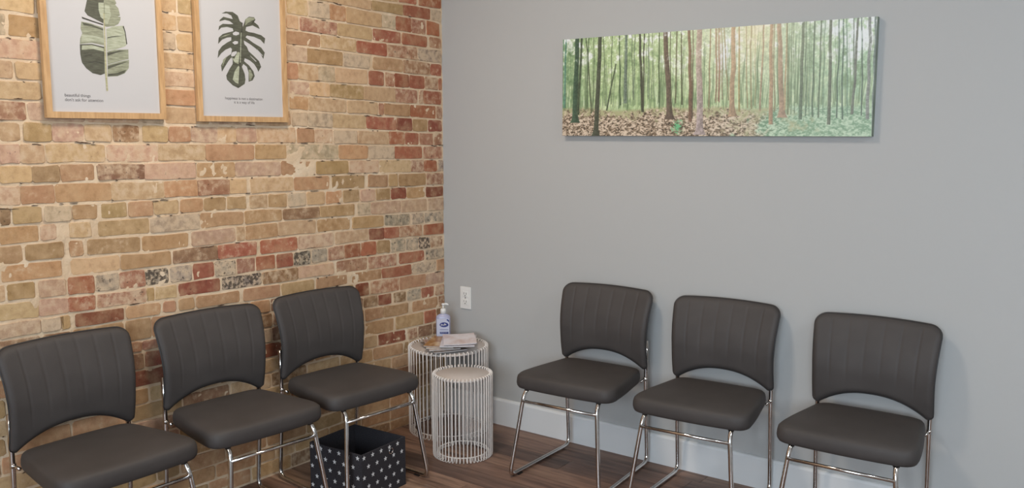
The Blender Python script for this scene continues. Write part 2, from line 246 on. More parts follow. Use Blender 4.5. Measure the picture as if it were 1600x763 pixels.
TR=[[0.0122,1.02,0.0081,0.2919,0.0071,(84,128,108)],[0.0022,1.02,0.0009,0.3292,0.0042,(90,130,100)],[0.0568,1.02,0.0492,0.1341,0.018,(52,74,56)],[0.075,1.02,0.0615,0.2161,0.009,(58,70,50)],[0.0913,1.02,0.1135,0.2323,0.0041,(60,68,45)],[0.1441,1.02,0.1313,-0.0032,0.0155,(62,66,52)],[0.2027,0.7217,0.1709,0.2566,0.0053,(64,74,54)],[0.2156,1.02,0.2217,0.3072,0.0045,(60,78,52)],[0.2404,1.02,0.2403,0.3236,0.0103,(98,112,98)],[0.2877,1.02,0.3042,0.233,0.0087,(60,62,48)],[0.3039,1.02,0.3058,0.2763,0.005,(60,62,48)],[0.3571,1.02,0.3592,0.3249,0.0043,(74,88,60)],[0.3773,1.02,0.3986,0.1609,0.0168,(84,70,60)],[0.395,1.02,0.4004,0.2374,0.003,(70,74,52)],[0.4316,1.02,0.4374,0.298,0.0047,(66,74,50)],[0.4561,1.02,0.4687,0.1337,0.0105,(98,74,60)],[0.4681,1.02,0.4743,0.1671,0.0035,(80,66,54)],[0.4893,1.02,0.4982,0.0126,0.019,(158,142,140)],[0.526,1.02,0.5262,0.273,0.004,(110,96,70)],[0.5456,1.02,0.5496,0.3128,0.0028,(120,90,70)],[0.555,1.02,0.5596,0.3122,0.0028,(120,90,70)],[0.2706,1.02,0.2688,0.3568,0.0038,(110,125,100)],[0.3205,1.02,0.3221,0.3617,0.0037,(110,125,100)],[0.1878,1.02,0.1884,0.318,0.0033,(90,105,75)],[0.4166,1.02,0.4166,0.3128,0.0048,(88,92,66)],[0.3328,1.02,0.335,0.3608,0.0031,(120,135,105)],[0.259,1.02,0.2675,0.3568,0.0032,(105,120,92)],[0.1216,1.02,0.1188,0.2501,0.0034,(80,96,66)],[0.1011,1.02,0.0956,0.2783,0.0041,(80,96,66)],[0.1562,1.02,0.1654,0.3015,0.0033,(92,108,76)],[0.5426,1.02,0.548,0.3327,0.0029,(120,100,80)],[0.5513,1.02,0.5563,0.3236,0.0035,(125,95,80)],[0.5658,1.02,0.5871,0.3301,0.004,(110,110,80)],[0.56,1.02,0.5678,0.3399,0.0029,(120,105,85)],[0.5973,1.02,0.6019,0.181,0.0144,(150,122,98)],[0.6154,1.02,0.6244,0.2226,0.0051,(140,125,80)],[0.6367,1.02,0.6478,0.2553,0.0028,(130,115,80)],[0.6506,1.02,0.6602,0.2496,0.0039,(120,115,80)],[0.6896,1.02,0.6861,0.2266,0.005,(140,118,96)],[0.7109,1.02,0.7204,0.1055,0.0109,(150,116,90)],[0.7188,1.02,0.7294,0.2213,0.0033,(110,100,70)],[0.7346,1.02,0.7517,0.1676,0.0139,(142,112,92)],[0.7566,1.02,0.7578,0.2365,0.0043,(160,134,96)],[0.7561,1.02,0.7675,0.1901,0.0043,(90,100,70)],[0.8038,1.02,0.8039,0.1496,0.0089,(66,84,66)],[0.8344,1.02,0.8385,0.1713,0.0046,(64,84,66)],[0.8524,1.02,0.853,0.1643,0.0041,(70,86,66)],[0.8798,1.02,0.8843,0.1026,0.0086,(76,82,68)],[0.9022,1.02,0.9052,0.1579,0.0035,(60,80,66)],[0.9127,1.02,0.9198,0.1463,0.004,(60,80,66)],[0.9518,1.02,0.9468,0.188,0.0064,(84,86,76)],[0.9407,1.02,0.9501,0.1957,0.0029,(84,90,80)],[0.9595,1.02,0.9732,0.1761,0.0034,(66,84,70)],[0.9817,1.02,0.9881,0.1444,0.0081,(110,112,108)],[0.9969,1.02,1.0034,0.0195,0.0062,(92,104,100)],[0.8109,1.02,0.8208,0.1767,0.0031,(70,95,75)],[0.7744,1.02,0.7875,0.2024,0.0026,(90,115,85)],[0.7695,1.02,0.7775,0.1946,0.0027,(84,110,80)],[0.8213,1.02,0.8295,0.1845,0.0026,(90,118,92)],[0.862,1.02,0.8691,0.183,0.0025,(96,124,100)],[0.9209,1.02,0.9341,0.1806,0.0025,(92,120,100)],[0.6616,1.02,0.6728,0.2741,0.0022,(140,140,100)]]
A1=[('dark',[[-1.8226,1.8978],[-1.8333,1.8592],[-1.8234,1.8462],[-1.7992,1.8368],[-1.7697,1.8254],[-1.7663,1.8663],[-1.757,1.9955],[-1.7859,1.9727],[-1.8089,1.9369]]),('ink',[[-1.8443,1.8403],[-1.8427,1.8339],[-1.8098,1.8263],[-1.7712,1.8181],[-1.7709,1.8229],[-1.8046,1.8301]]),('mid',[[-1.8467,1.8242],[-1.815,1.8211],[-1.7716,1.8109],[-1.7717,1.751],[-1.814,1.7563],[-1.8562,1.7493],[-1.8536,1.7683],[-1.8457,1.7853],[-1.8506,1.8013]]),('dark',[[-1.8563,1.7483],[-1.8143,1.7525],[-1.7715,1.7462],[-1.7749,1.6554],[-1.7905,1.6497],[-1.8178,1.6546],[-1.8391,1.6701],[-1.8527,1.6883],[-1.8568,1.7163]]),('mid',[[-1.757,1.9955],[-1.7349,1.9653],[-1.7239,1.9092],[-1.7183,1.8978],[-1.7237,1.8939],[-1.7125,1.8816],[-1.7077,1.8579],[-1.7168,1.8531],[-1.7064,1.8532],[-1.707,1.8435],[-1.7157,1.8281],[-1.7318,1.8193],[-1.7603,1.8143],[-1.7692,1.8183]]),('light',[[-1.7607,1.8071],[-1.7318,1.8193],[-1.6966,1.8241],[-1.6909,1.8036],[-1.6869,1.7623],[-1.6965,1.7528],[-1.7259,1.7423],[-1.7626,1.7324]]),('mid',[[-1.7628,1.73],[-1.7339,1.7393],[-1.6838,1.7439],[-1.6846,1.7109],[-1.7206,1.7003],[-1.7628,1.6865]]),('mid',[[-1.7629,1.6851],[-1.7207,1.6988],[-1.6831,1.7085],[-1.6859,1.6787],[-1.7019,1.6606],[-1.7288,1.6494],[-1.7653,1.6452]]),('light',[[-1.8492,1.7451],[-1.8145,1.7487],[-1.7738,1.7412],[-1.7734,1.7307],[-1.8103,1.7362],[-1.8511,1.7299]]),('light',[[-1.8478,1.7828],[-1.8125,1.7811],[-1.7727,1.7759],[-1.7726,1.7605],[-1.8137,1.762],[-1.8509,1.7563]]),('dark',[[-1.8435,1.8217],[-1.8152,1.8178],[-1.7719,1.8061],[-1.7722,1.8013],[-1.8132,1.8113],[-1.8391,1.8127]]),('light',[[-1.7833,1.8929],[-1.7645,1.895],[-1.768,1.8375],[-1.7786,1.846],[-1.7842,1.8691]]),('light',[[-1.7608,1.8907],[-1.7447,1.8877],[-1.7415,1.8545],[-1.7546,1.8244],[-1.7658,1.8234]]),('ink',[[-1.8489,1.7098],[-1.8163,1.7191],[-1.8164,1.7172],[-1.8366,1.7111]]),('ink',[[-1.8429,1.6879],[-1.8078,1.6948],[-1.7777,1.6929],[-1.7778,1.6909],[-1.809,1.6919]]),('ink',[[-1.7572,1.78],[-1.7312,1.7856],[-1.6943,1.7911],[-1.7313,1.7831],[-1.7574,1.7771]]),('dark',[[-1.7604,1.7268],[-1.7184,1.7375],[-1.6867,1.7398],[-1.7187,1.7326],[-1.7599,1.7171]]),('dark',[[-1.7621,1.6812],[-1.7209,1.6944],[-1.6867,1.7024],[-1.7213,1.6885],[-1.7627,1.6715]]),('dark',[[-1.7637,1.655],[-1.7281,1.6607],[-1.6958,1.6732],[-1.7039,1.6615],[-1.7287,1.6514],[-1.7641,1.6472]]),('ink',[[-1.6966,1.8241],[-1.6909,1.8036],[-1.6869,1.7623],[-1.6907,1.7611],[-1.6936,1.8019],[-1.6999,1.8208]]),('stem',[[-1.7682,1.8589],[-1.7642,1.8593],[-1.7673,1.6548],[-1.7666,1.5965],[-1.7728,1.5963],[-1.7744,1.6544]])]
A2=[('dark',[[-1.2029,1.8821],[-1.2127,1.8866],[-1.2216,1.9075],[-1.244,1.9187],[-1.2764,1.9169],[-1.2948,1.908],[-1.2703,1.9106],[-1.2512,1.9045],[-1.2453,1.8915],[-1.2711,1.8944],[-1.287,1.8965],[-1.3036,1.8831],[-1.3064,1.8764],[-1.2812,1.8853],[-1.2587,1.8821],[-1.2429,1.8728],[-1.2658,1.8707],[-1.2915,1.8693],[-1.3079,1.8587],[-1.3119,1.8423],[-1.2986,1.8542],[-1.2727,1.8592],[-1.2469,1.8562],[-1.2442,1.8456],[-1.2672,1.8392],[-1.2934,1.8305],[-1.3119,1.8155],[-1.3157,1.7911],[-1.2976,1.8087],[-1.2747,1.8186],[-1.2551,1.8219],[-1.2557,1.8093],[-1.2756,1.7996],[-1.2988,1.7844],[-1.3157,1.7643],[-1.3202,1.7372],[-1.3033,1.7571],[-1.2833,1.772],[-1.2602,1.7818],[-1.2539,1.7769],[-1.2581,1.7575],[-1.2748,1.7482],[-1.2951,1.728],[-1.3068,1.711],[-1.3035,1.6869],[-1.2897,1.7066],[-1.2724,1.7294],[-1.2587,1.7439],[-1.2526,1.7361],[-1.2534,1.7196],[-1.2707,1.6968],[-1.2848,1.6743],[-1.2823,1.6581],[-1.2572,1.6373],[-1.2313,1.6273],[-1.2004,1.6452],[-1.1962,1.662],[-1.1986,1.6841],[-1.2108,1.7111],[-1.2035,1.7226],[-1.1872,1.7125],[-1.1801,1.6906],[-1.1817,1.6543],[-1.1623,1.6608],[-1.1513,1.6781],[-1.1573,1.6974],[-1.1768,1.7187],[-1.1997,1.7339],[-1.1958,1.7452],[-1.1725,1.7384],[-1.1526,1.7257],[-1.1396,1.7096],[-1.1333,1.6959],[-1.1185,1.7164],[-1.1279,1.7384],[-1.1512,1.7565],[-1.1763,1.7742],[-1.1837,1.7903],[-1.1953,1.8004],[-1.1974,1.814],[-1.1696,1.8024],[-1.143,1.7877],[-1.123,1.7724],[-1.1066,1.7482],[-1.0985,1.7741],[-1.1152,1.7926],[-1.149,1.8068],[-1.1723,1.8188],[-1.1887,1.8274],[-1.1817,1.8346],[-1.1479,1.8319],[-1.1173,1.8232],[-1.0992,1.8078],[-1.094,1.8308],[-1.113,1.8415],[-1.1472,1.8475],[-1.1743,1.849],[-1.1876,1.8533],[-1.1836,1.8674],[-1.1528,1.8758],[-1.119,1.865],[-1.1253,1.8784],[-1.1453,1.8903],[-1.1761,1.8692],[-1.1381,1.8994],[-1.1445,1.9087],[-1.1682,1.9085],[-1.1856,1.8974],[-1.193,1.8803],[-1.199,1.866]]),('paper',[[-1.2478,1.8388],[-1.2344,1.8454],[-1.2186,1.8435],[-1.2177,1.8359],[-1.2324,1.8303],[-1.2455,1.8314]]),('paper',[[-1.2515,1.8015],[-1.2387,1.8091],[-1.2242,1.808],[-1.226,1.7992],[-1.2407,1.7947]]),('paper',[[-1.2596,1.7531],[-1.2525,1.7655],[-1.2339,1.7701],[-1.2316,1.7637],[-1.244,1.7508],[-1.256,1.7479]]),('light',[[-1.2562,1.6593],[-1.2448,1.6927],[-1.2272,1.7146],[-1.2221,1.7105],[-1.2305,1.6439],[-1.2435,1.6488]]),('mid',[[-1.1856,1.8974],[-1.1683,1.9063],[-1.1446,1.9065],[-1.1414,1.9012],[-1.1727,1.885],[-1.188,1.8725]]),('mid',[[-1.1796,1.7018],[-1.1707,1.7023],[-1.1601,1.6805],[-1.1691,1.6633],[-1.1774,1.6595]]),('paper',[[-1.1716,1.759],[-1.1398,1.7365],[-1.144,1.7351],[-1.1651,1.7517]]),('paper',[[-1.1362,1.7854],[-1.1082,1.761],[-1.111,1.7597],[-1.1337,1.7795]]),('light',[[-1.2586,1.7466],[-1.2459,1.7392],[-1.2281,1.7678],[-1.2182,1.7657],[-1.2269,1.7212],[-1.2432,1.7257]]),('mid',[[-1.2968,1.7333],[-1.278,1.748],[-1.2852,1.734],[-1.3006,1.706]]),('mid',[[-1.3068,1.816],[-1.2806,1.8289],[-1.2545,1.8349],[-1.2809,1.8235]]),('ink',[[-1.2043,1.8819],[-1.1996,1.8824],[-1.2164,1.7191],[-1.2281,1.6385],[-1.2216,1.7215]]),('light',[[-1.21,1.8431],[-1.2067,1.8434],[-1.216,1.7274],[-1.2194,1.7272]])]


# ------------------------------------------------------------------ brick wall on the left (plane x = 0)
TILT = -.0156
def bed(k, y):
    if k < 0: return bed(0, y) + .0655 * (-k)
    if k > 25: return bed(25, y) - .0635 * (k - 25)
    p = BED[k]
    if y <= p[0][0]: return p[0][1] + TILT * (y - p[0][0])
    if y >= p[-1][0]: return p[-1][1] + TILT * (y - p[-1][0])
    for (a, za), (b, zb) in zip(p, p[1:]):
        if a <= y <= b: return za + (zb - za) * (y - a) / (b - a)
YEND = ROOM_Y
ny, nz = 640, 330
gy = np.concatenate([np.linspace(YEND, -2.6, 140, endpoint=False), np.linspace(-2.6, 0, ny - 140)]); gz = np.linspace(0, ROOM_Z, nz)
Y, Z = np.meshgrid(gy, gz, indexing='ij')
H = .0024 + .0024 * fbm(Y + 9, Z + 3, .05, 3, 4) + .0022 * np.clip(fbm(Y + 20, Z + 8, .22, 40, 4) - .25, 0, 1) + .0020 * fbm(Y, Z, .018, 77, 2)
mb = MB(); vs = np.stack([H, Y, Z], -1).reshape(-1, 3)
idx = np.arange(ny * nz).reshape(ny, nz)
fq = np.stack([idx[:-1, :-1], idx[1:, :-1], idx[1:, 1:], idx[:-1, 1:]], -1).reshape(-1, 4)
me = bpy.data.meshes.new('wall_left'); me.from_pydata(vs.tolist(), [], fq.tolist()); me.update()
me.polygons.foreach_set('use_smooth', np.ones(len(fq), bool)); me.materials.append(mortar)
bm = bmesh.new(); bm.from_mesh(me)
g = bmesh.ops.create_cube(bm, size=1)
for v in g['verts']: v.co = Vector((-.11 + v.co.x * .2, YEND / 2 + v.co.y * -YEND, ROOM_Z / 2 + v.co.z * ROOM_Z))
bm.to_mesh(me); bm.free()
wall_left = prop(put('wall_left', me), 'old yellow and red brick wall with pale mortar', kind='structure')
CLS = {'y': ((210, 175, 134), .36, 0), 't': ((188, 152, 110), .24, 0), 'o': ((198, 152, 114), .26, 0), 'p': ((210, 171, 144), .46, 0),
       'r': ((176, 110, 84), .28, .05), 'd': ((150, 90, 70), .20, .15), 'm': ((180, 130, 104), .52, .2), 'g': ((174, 158, 140), .60, .38),
       'G': ((168, 154, 138), .58, .85), 'w': ((198, 174, 146), .58, .05), 'k': ((158, 120, 92), .40, .22)}
rows_ = {}
for (k, a, b, c) in BR: rows_.setdefault(k, []).append((a, b, c))
def fill(k, a, b, out):
    y = b
    while y - a > .03:
        w = random.choice((.2, .2, .205, .1)) if k != 14 else .1
        w = min(w * random.uniform(.95, 1.05), y - a)
        if y - a - w < .045: w = y - a
        if k <= 12: c = random.choices('ypotwm', (6, 2.2, 2, 2, 1, .2))[0]
        elif k <= 20: c = random.choices('ytopwmrk', (3, 4, 3, 1, 1, 1, .6, 1))[0]
        elif k <= 24: c = random.choices('tokmdw', (3, 3, 2, 2, 2, 1))[0]
        else: c = random.choices('tokyp', (5, 4, 1.5, 2, 1))[0]
        out.append((y - w + .0055, y - .0055, c)); y -= w
bricks = []
kmin, kmax = -14, 33
for k in range(kmin, kmax):
    lst = sorted(rows_.get(k, [])); out = []; cur = -.004
    for (a, b, c) in reversed(lst):
        if cur - b > .05: fill(k, b + .006, cur, out)
        out.append((a, b, c)); cur = a - .005
    fill(k, YEND + .01, cur, out)
    bricks += [(k, *q) for q in out]
def shape_brick(k, y0, y1, c, rs):
    J = lambda s: rs.uniform(-s, s)
    mid = (y0 + y1) / 2
    y0, y1 = y0 - .0012, y1 + .0012
    zb0, zb1 = bed(k, y0) + .0046, bed(k, y1) + .0046
    zt0, zt1 = bed(k - 1, y0) - .0046, bed(k - 1, y1) - .0046
    if min(zt0 - zb0, zt1 - zb1) < .025: return None
    if zt0 > ROOM_Z - .003 or zb0 < .003:
        zt0, zt1 = min(zt0, ROOM_Z - .004), min(zt1, ROOM_Z - .004); zb0, zb1 = max(zb0, .004), max(zb1, .004)
        if min(zt0 - zb0, zt1 - zb1) < .015: return None
    e = min(rs.uniform(.003, .008), (y1 - y0) * .2); q = rs.uniform(.003, .008)
    P = [(y0 + e, zb0 + J(.0018)), (mid + J(.02), (zb0 + zb1) / 2 + J(.0028)), (y1 - e, zb1 + J(.0018)), (y1 - J(.002), zb1 + q), (y1 + J(.002), zt1 - q),
         (y1 - e, zt1 + J(.0018)), (mid + J(.02), (zt0 + zt1) / 2 + J(.0028)), (y0 + e, zt0 + J(.0018)), (y0 + J(.002), zt0 - q), (y0 + J(.002), zb0 + q)]
    cy = sum(p[0] for p in P) / 10; cz = sum(p[1] for p in P) / 10
    fx = .0052 + J(.0016); tl, tz = J(.008), J(.016)
    vs = [(-.01, p[0], p[1]) for p in P] + [(fx - .0010, p[0], p[1]) for p in P]
    for p in P:
        s = 1 - .0016 / max(math.hypot(p[0] - cy, p[1] - cz), .01)
        yy, zz = cy + (p[0] - cy) * s, cz + (p[1] - cz) * s
        vs.append((fx + tl * (yy - cy) + tz * (zz - cz), yy, zz))
    n = 10
    fs = [(i, (i + 1) % n, n + (i + 1) % n, n + i) for i in range(n)] + [(n + i, n + (i + 1) % n, 2 * n + (i + 1) % n, 2 * n + i) for i in range(n)]
    fs.append(tuple(2 * n + i for i in range(n)))
    col, smear, speck = CLS[c]; v = rs.uniform(.90, 1.01)
    col = tuple(min(255, max(0, x * v + rs.uniform(-3, 3))) for x in col)
    return vs, fs, (*lin(col), max(0, smear + J(.14))), max(0, speck + J(.05))
def brick_mesh(name, items):
    mb = MB(); cols = []; sp = []
    for vs, fs, c, s in items: mb.add(vs, fs); cols += [c] * len(vs); sp += [s] * len(vs)
    me = mb.mesh(name); a = me.attributes.new('bcol', 'FLOAT_COLOR', 'POINT'); a.data.foreach_set('color', np.array(cols, np.float32).ravel())
    b = me.attributes.new('speck', 'FLOAT', 'POINT'); b.data.foreach_set('value', np.array(sp, np.float32)); me.materials.append(brick_m); return me
# the 300 bricks that show largest are parts of their own, the rest one part
cy_, sy_, cp_, sp_ = math.cos(R(36.817)), math.sin(R(36.817)), math.cos(R(7.1785)), math.sin(R(7.1785))
def view(p):
    d = Vector(p) - cam.location; f = Vector((-sy_ * cp_, cy_ * cp_, -sp_)); r = Vector((cy_, sy_, 0)); dn = f.cross(r)
    z = d.dot(f); return (800 + 1386 * d.dot(r) / z, 381.5 + 1386 * d.dot(dn) / z, z)
HID = [(64, -900, 254, 186), (304, -900, 450, 190), (10, 545, 212, 700), (40, 665, 310, 763), (245, 500, 410, 620), (280, 625, 500, 690), (430, 470, 562, 575), (462, 585, 655, 630), (485, 690, 632, 763), (640, 545, 763, 690)]
scored = []
for b in bricks:
    k, y0, y1, c = b; s = shape_brick(k, y0, y1, c, random)
    if not s: continue
    z = (bed(k, y0) + bed(k - 1, y0)) / 2; ar = 0
    if y0 > -2.4:
        (xa, ya, d), (xb, yb, _) = view((0, y0, z)), view((0, y1, z)); xm, ym = (xa + xb) / 2, (ya + yb) / 2
        if xb > 2 and -8 < ym < 770 and not any(q[0] < xm < q[2] and q[1] < ym < q[3] for q in HID): ar = (xb - max(xa, 0)) * 1386 * .06 / d
    scored.append((ar, s))
scored.sort(key=lambda t: -t[0])
for ar, s in scored[:300]: put('brick', brick_mesh('brick', [s]), wall_left)
prop(put('brick_field', brick_mesh('brick_field', [s for _, s in scored[300:]]), wall_left), kind='stuff')

# open cracks along the joints, mostly in the upper courses
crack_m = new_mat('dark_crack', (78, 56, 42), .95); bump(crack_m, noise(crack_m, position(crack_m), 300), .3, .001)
cm = MB()
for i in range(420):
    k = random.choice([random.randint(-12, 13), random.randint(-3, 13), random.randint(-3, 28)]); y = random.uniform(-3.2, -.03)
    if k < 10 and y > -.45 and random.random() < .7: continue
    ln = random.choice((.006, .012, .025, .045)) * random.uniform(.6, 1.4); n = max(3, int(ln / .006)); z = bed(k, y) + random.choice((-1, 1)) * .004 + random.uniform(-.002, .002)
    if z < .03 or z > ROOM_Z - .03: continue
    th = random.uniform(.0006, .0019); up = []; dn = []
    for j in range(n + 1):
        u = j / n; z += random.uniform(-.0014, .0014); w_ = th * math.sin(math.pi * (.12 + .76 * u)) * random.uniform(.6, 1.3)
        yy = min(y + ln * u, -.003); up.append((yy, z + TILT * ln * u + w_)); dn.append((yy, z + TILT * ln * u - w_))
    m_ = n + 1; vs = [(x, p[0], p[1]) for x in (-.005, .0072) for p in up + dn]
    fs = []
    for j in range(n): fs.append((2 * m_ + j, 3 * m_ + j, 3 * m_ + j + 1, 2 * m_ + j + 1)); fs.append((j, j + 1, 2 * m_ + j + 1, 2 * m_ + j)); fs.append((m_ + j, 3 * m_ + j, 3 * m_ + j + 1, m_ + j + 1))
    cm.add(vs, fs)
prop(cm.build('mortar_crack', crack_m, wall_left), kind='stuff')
# ------------------------------------------------------------------ the rest of the room shell
o = MB().box((-.0, 0, 0), (ROOM_X + .15, .15, ROOM_Z)).build('wall_back', paint); prop(o, 'smooth grey painted wall behind the row of chairs', kind='structure')
WX0, WX1, WZ0, WZ1 = 2.1, 5.0, 1.1, 2.5; x0, x1 = ROOM_X, ROOM_X + .15; f0, f1 = ROOM_Y - .15, ROOM_Y
prop(MB().box((x0, ROOM_Y, 0), (x1, 0, ROOM_Z)).build('wall_right', paint), 'plain grey painted wall at the right', kind='structure')
m = MB().box((0, f0, 0), (WX0, f1, ROOM_Z)).box((WX1, f0, 0), (x1, f1, ROOM_Z)).box((WX0, f0, 0), (WX1, f1, WZ0)).box((WX0, f0, WZ1), (WX1, f1, ROOM_Z))
prop(m.build('wall_front', paint), 'grey painted wall with the shop window', kind='structure')
prop(MB().box((-.2, ROOM_Y - .15, ROOM_Z), (ROOM_X + .15, .15, ROOM_Z + .1)).build('ceiling', ceil_m), 'flat white ceiling', kind='structure')
win = prop(thing('window_1', 'wide shop window with white frame', None), kind='structure')
glass = new_mat('window_glass', (230, 240, 245), .02); bsdf(glass).inputs['Transmission Weight'].default_value = 1
fr = MB(); t = .05; g0, g1 = f0, f1 - .02
for (a, b) in (((WX0, g0, WZ0), (WX1, g1, WZ0 + t)), ((WX0, g0, WZ1 - t), (WX1, g1, WZ1)), ((WX0, g0, WZ0 + t), (WX0 + t, g1, WZ1 - t)), ((WX1 - t, g0, WZ0 + t), (WX1, g1, WZ1 - t)), ((3.52, g0, WZ0 + t), (3.58, g1, WZ1 - t))): fr.box(a, b)
fr.build('window_frame', white_trim, win)
for (a, b) in ((WX0 + t, 3.52), (3.58, WX1 - t)): MB().box((a, f0 + .06, WZ0 + t), (b, f0 + .066, WZ1 - t)).build('pane', glass, win)
# baseboard on the grey wall
pr = [(0, 0), (-.015, 0), (-.015, .122), (-.011, .130), (-.006, .133), (0, .133)]
m = MB(); xa, xb = .012, ROOM_X
m.add([(xa, y, z) for y, z in pr] + [(xb, y, z) for y, z in pr], [(i, (i + 1) % 6, 6 + (i + 1) % 6, 6 + i) for i in range(6)] + [tuple(range(5, -1, -1)), tuple(range(6, 12))])
prop(m.build('baseboard_back', white_trim), 'white baseboard along the foot of the grey wall', kind='structure')
# floor of planks running along the grey wall
fl = prop(MB().box((-.2, ROOM_Y, -.06), (ROOM_X, .1, -.006)).build('floor', gap_m), 'dark brown wood plank floor', kind='structure')
PW, PL = .115, 1.22
pm = MB().box((.0008, .0008, -.006), (PL - .0008, PW - .0008, 0), 0).mesh('plank'); pm.materials.append(floor_m)
r = 0; y = -.335 + PW * 3
while y > ROOM_Y + .05:
    y0 = y - PW
    x = {4: .605 - PL, 3: .605 - PL * .5}.get(r, -random.uniform(.15, 1.1))
    while x < ROOM_X - .02:
        put('plank', pm, fl, (x, y0, 0)); x += PL
    y = y0; r += 1

# ------------------------------------------------------------------ chairs
def make_chair():
    t = thing('side_chair', '', 'chair')
    # seat cushion
    base = fillet([(0, -.209, 0), (-.10, -.207, 0), (-.236, -.197, 0), (-.226, -.06, 0), (-.187, .184, 0), (0, .192, 0), (.187, .184, 0), (.226, -.06, 0), (.236, -.197, 0), (.10, -.207, 0), (0, -.209, 0)],
                  [.04, .095, .06, .045, .05, .045, .06, .095, .04], 6)[:-1]
    nseg = len(base)
    def outline(off): return [(p.x * (1 - off / .225), -.01 + (p.y + .01) * (1 - off / .203)) for p in base]
    prof = [(.055, .3800), (.014, .3805), (.004, .384), (.0, .392), (-.002, .404), (-.001, .420), (.002, .432), (.008, .4385), (.018, .4425), (.04, .4450), (.085, .4465), (.13, .4475), (.17, .448)]
    vs = []; fs = []
    for off, z in prof:
        for (x, y) in outline(off): vs.append((x, y, z - .004 * max(0, (-y - .12) / .1)))
    for j in range(len(prof) - 1):
        for i in range(nseg): fs.append((j * nseg + i, j * nseg + (i + 1) % nseg, (j + 1) * nseg + (i + 1) % nseg, (j + 1) * nseg + i))
    fs += [tuple(range(nseg - 1, -1, -1)), tuple((len(prof) - 1) * nseg + i for i in range(nseg))]
    MB().add(vs, [f[::-1] for f in fs], True).build('seat', leather, t)
    # backrest
    nc, nr = 131, 34; seams = [-.70, -.42, -.14, .14, .42, .70]
    def W(z): return .2115 + .0125 * max(0, (z - .56) / .21) ** 1.3
    def bot(s):
        a = abs(s); z = .438 + .062 * max(0, 1 - (a / .90) ** 2.3)
        if a > .90: q = (a - .90) / .10; z = .438 + .018 * (1 - math.sqrt(max(0, 1 - q * q)))
        return z
    def top(s):
        a = abs(s) * .222; r = .045; z = .781 - .008 * s * s
        if a > .222 - r: q = (a - (.222 - r)) / r; z -= r * .85 * (1 - math.sqrt(max(0, 1 - q * q)))
        return z
    def yc(z, s):
        q = max(0, (z - .44) / .335)
        return float(np.interp(q, YQ, YV)) + .012 * (1 - s * s) * (.4 + .6 * q)
    YQ = np.linspace(0, 1.05, 22); YV = np.interp(YQ, [0, .2, .45, .65, .85, 1.05], [.184, .168, .161, .171, .194, .224]); YV = np.convolve(np.pad(YV, 2, 'edge'), [.1, .2, .4, .2, .1], 'valid')
    vsF = []; vsB = []
    for i in range(nc):
        s = math.sin((i / (nc - 1) - .5) * math.pi * .92) / math.sin(.46 * math.pi)
        zb, zt = bot(s), top(s)
        for j in range(nr):
            q = j / (nr - 1); q = q * q * (3 - 2 * q) * .5 + q * .5; z = zb + (zt - zb) * q; x = s * W(z)
            d = min((1 - abs(s)) * .21, z - zb, zt - z); h = min(1, d / .022); off = .017 * math.sqrt(max(0, 1 - (1 - h) ** 2))
            gr = 0
            fade = min(1, max(0, (q - .12) / .25)) * min(1, (1 - q) / .04 + .3)
            for sg in seams: gr += .0017 * math.exp(-((s - sg) * .21 / .0035) ** 2)
            puff = .0005 * abs(math.sin((s + .14) / .28 * math.pi)) if abs(s) < .72 else .0003
            ycn = yc(z, s); f = h * fade
            vsF.append((x, ycn - off - f * (puff - gr), z)); vsB.append((x, ycn + off * .8, z))
    fs = []; n = nc * nr
    for i in range(nc - 1):
        for j in range(nr - 1):
            a = i * nr + j; b = a + nr
            fs.append((a, b, b + 1, a + 1)); fs.append((n + a, n + a + 1, n + b + 1, n + b))
    mb = MB().add(vsF + vsB, fs, True); me = mb.mesh('backrest')
    bm = bmesh.new(); bm.from_mesh(me); bmesh.ops.remove_doubles(bm, verts=bm.verts, dist=.0004); bmesh.ops.recalc_face_normals(bm, faces=bm.faces); bm.to_mesh(me); bm.free()
    me.materials.append(leather); back = put('backrest', me, t)
    edge = [vsF[i * nr] for i in range(0, nc, 3)] + [vsF[(nc - 1) * nr + j] for j in range(2, nr - 1, 3)] + [vsF[i * nr + nr - 1] for i in range(nc - 1, -1, -3)] + [vsF[j] for j in range(nr - 2, 1, -3)]
    MB().tube(edge, .0026, 6, closed=True).build('piping', piping_m, back)
    # chrome sled frames: front leg, runner, rear upright
    for sx in (-1, 1):
        path = [(sx * .170, -.168, .392), (sx * .174, -.202, .352), (sx * .213, -.248, .0095), (sx * .199, .226, .0095), (sx * .199, .196, .36), (sx * .198, .1985, .45), (sx * .198, .200, .56)]
        fr = MB().tube(fillet(path, [.02, .035, .045, .05, .03]), .0088, 10).build('sled_frame', chrome, t)
        MB().tube([(sx * .198, .196, .392), (sx * .192, .160, .386)], .0055, 8).tube([(sx * .198, .196, .385), (sx * .198, .196, .398)], .0105, 10).build('seat_bracket', chrome, t)
        MB().tube([(sx * .170, -.170, .388), (sx * .1715, -.185, .374)], .011, 8).build('leg_cap', black_p, t)
        MB().box((sx * .206 - .007, -.20, 0), (sx * .206 + .007, -.17, .004)).build('floor_glide', black_p, t)
    MB().tube([(-.1775, -.208, .333), (.1775, -.208, .333)], .0062, 8).build('cross_bar', chrome, t)
    return t
chair = make_chair()
CH = [(.272, -1.990, 90.0, 'charcoal padded chair against the brick wall, nearest and leftmost of its three'),
      (.282, -1.463, 85.6, 'charcoal padded chair against the brick wall, middle one of the three there'),
      (.294, -.94, 85.2, 'charcoal padded chair against the brick wall, standing over the star patterned box'),
      (1.03, -.276, 3.0, 'charcoal padded chair on the grey wall, next to the white wire tables'),
      (1.585, -.266, 3.5, 'charcoal padded chair on the grey wall, middle one of the three there'),
      (2.164, -.27, 1.27, 'charcoal padded chair on the grey wall, rightmost and farthest from the wire tables')]
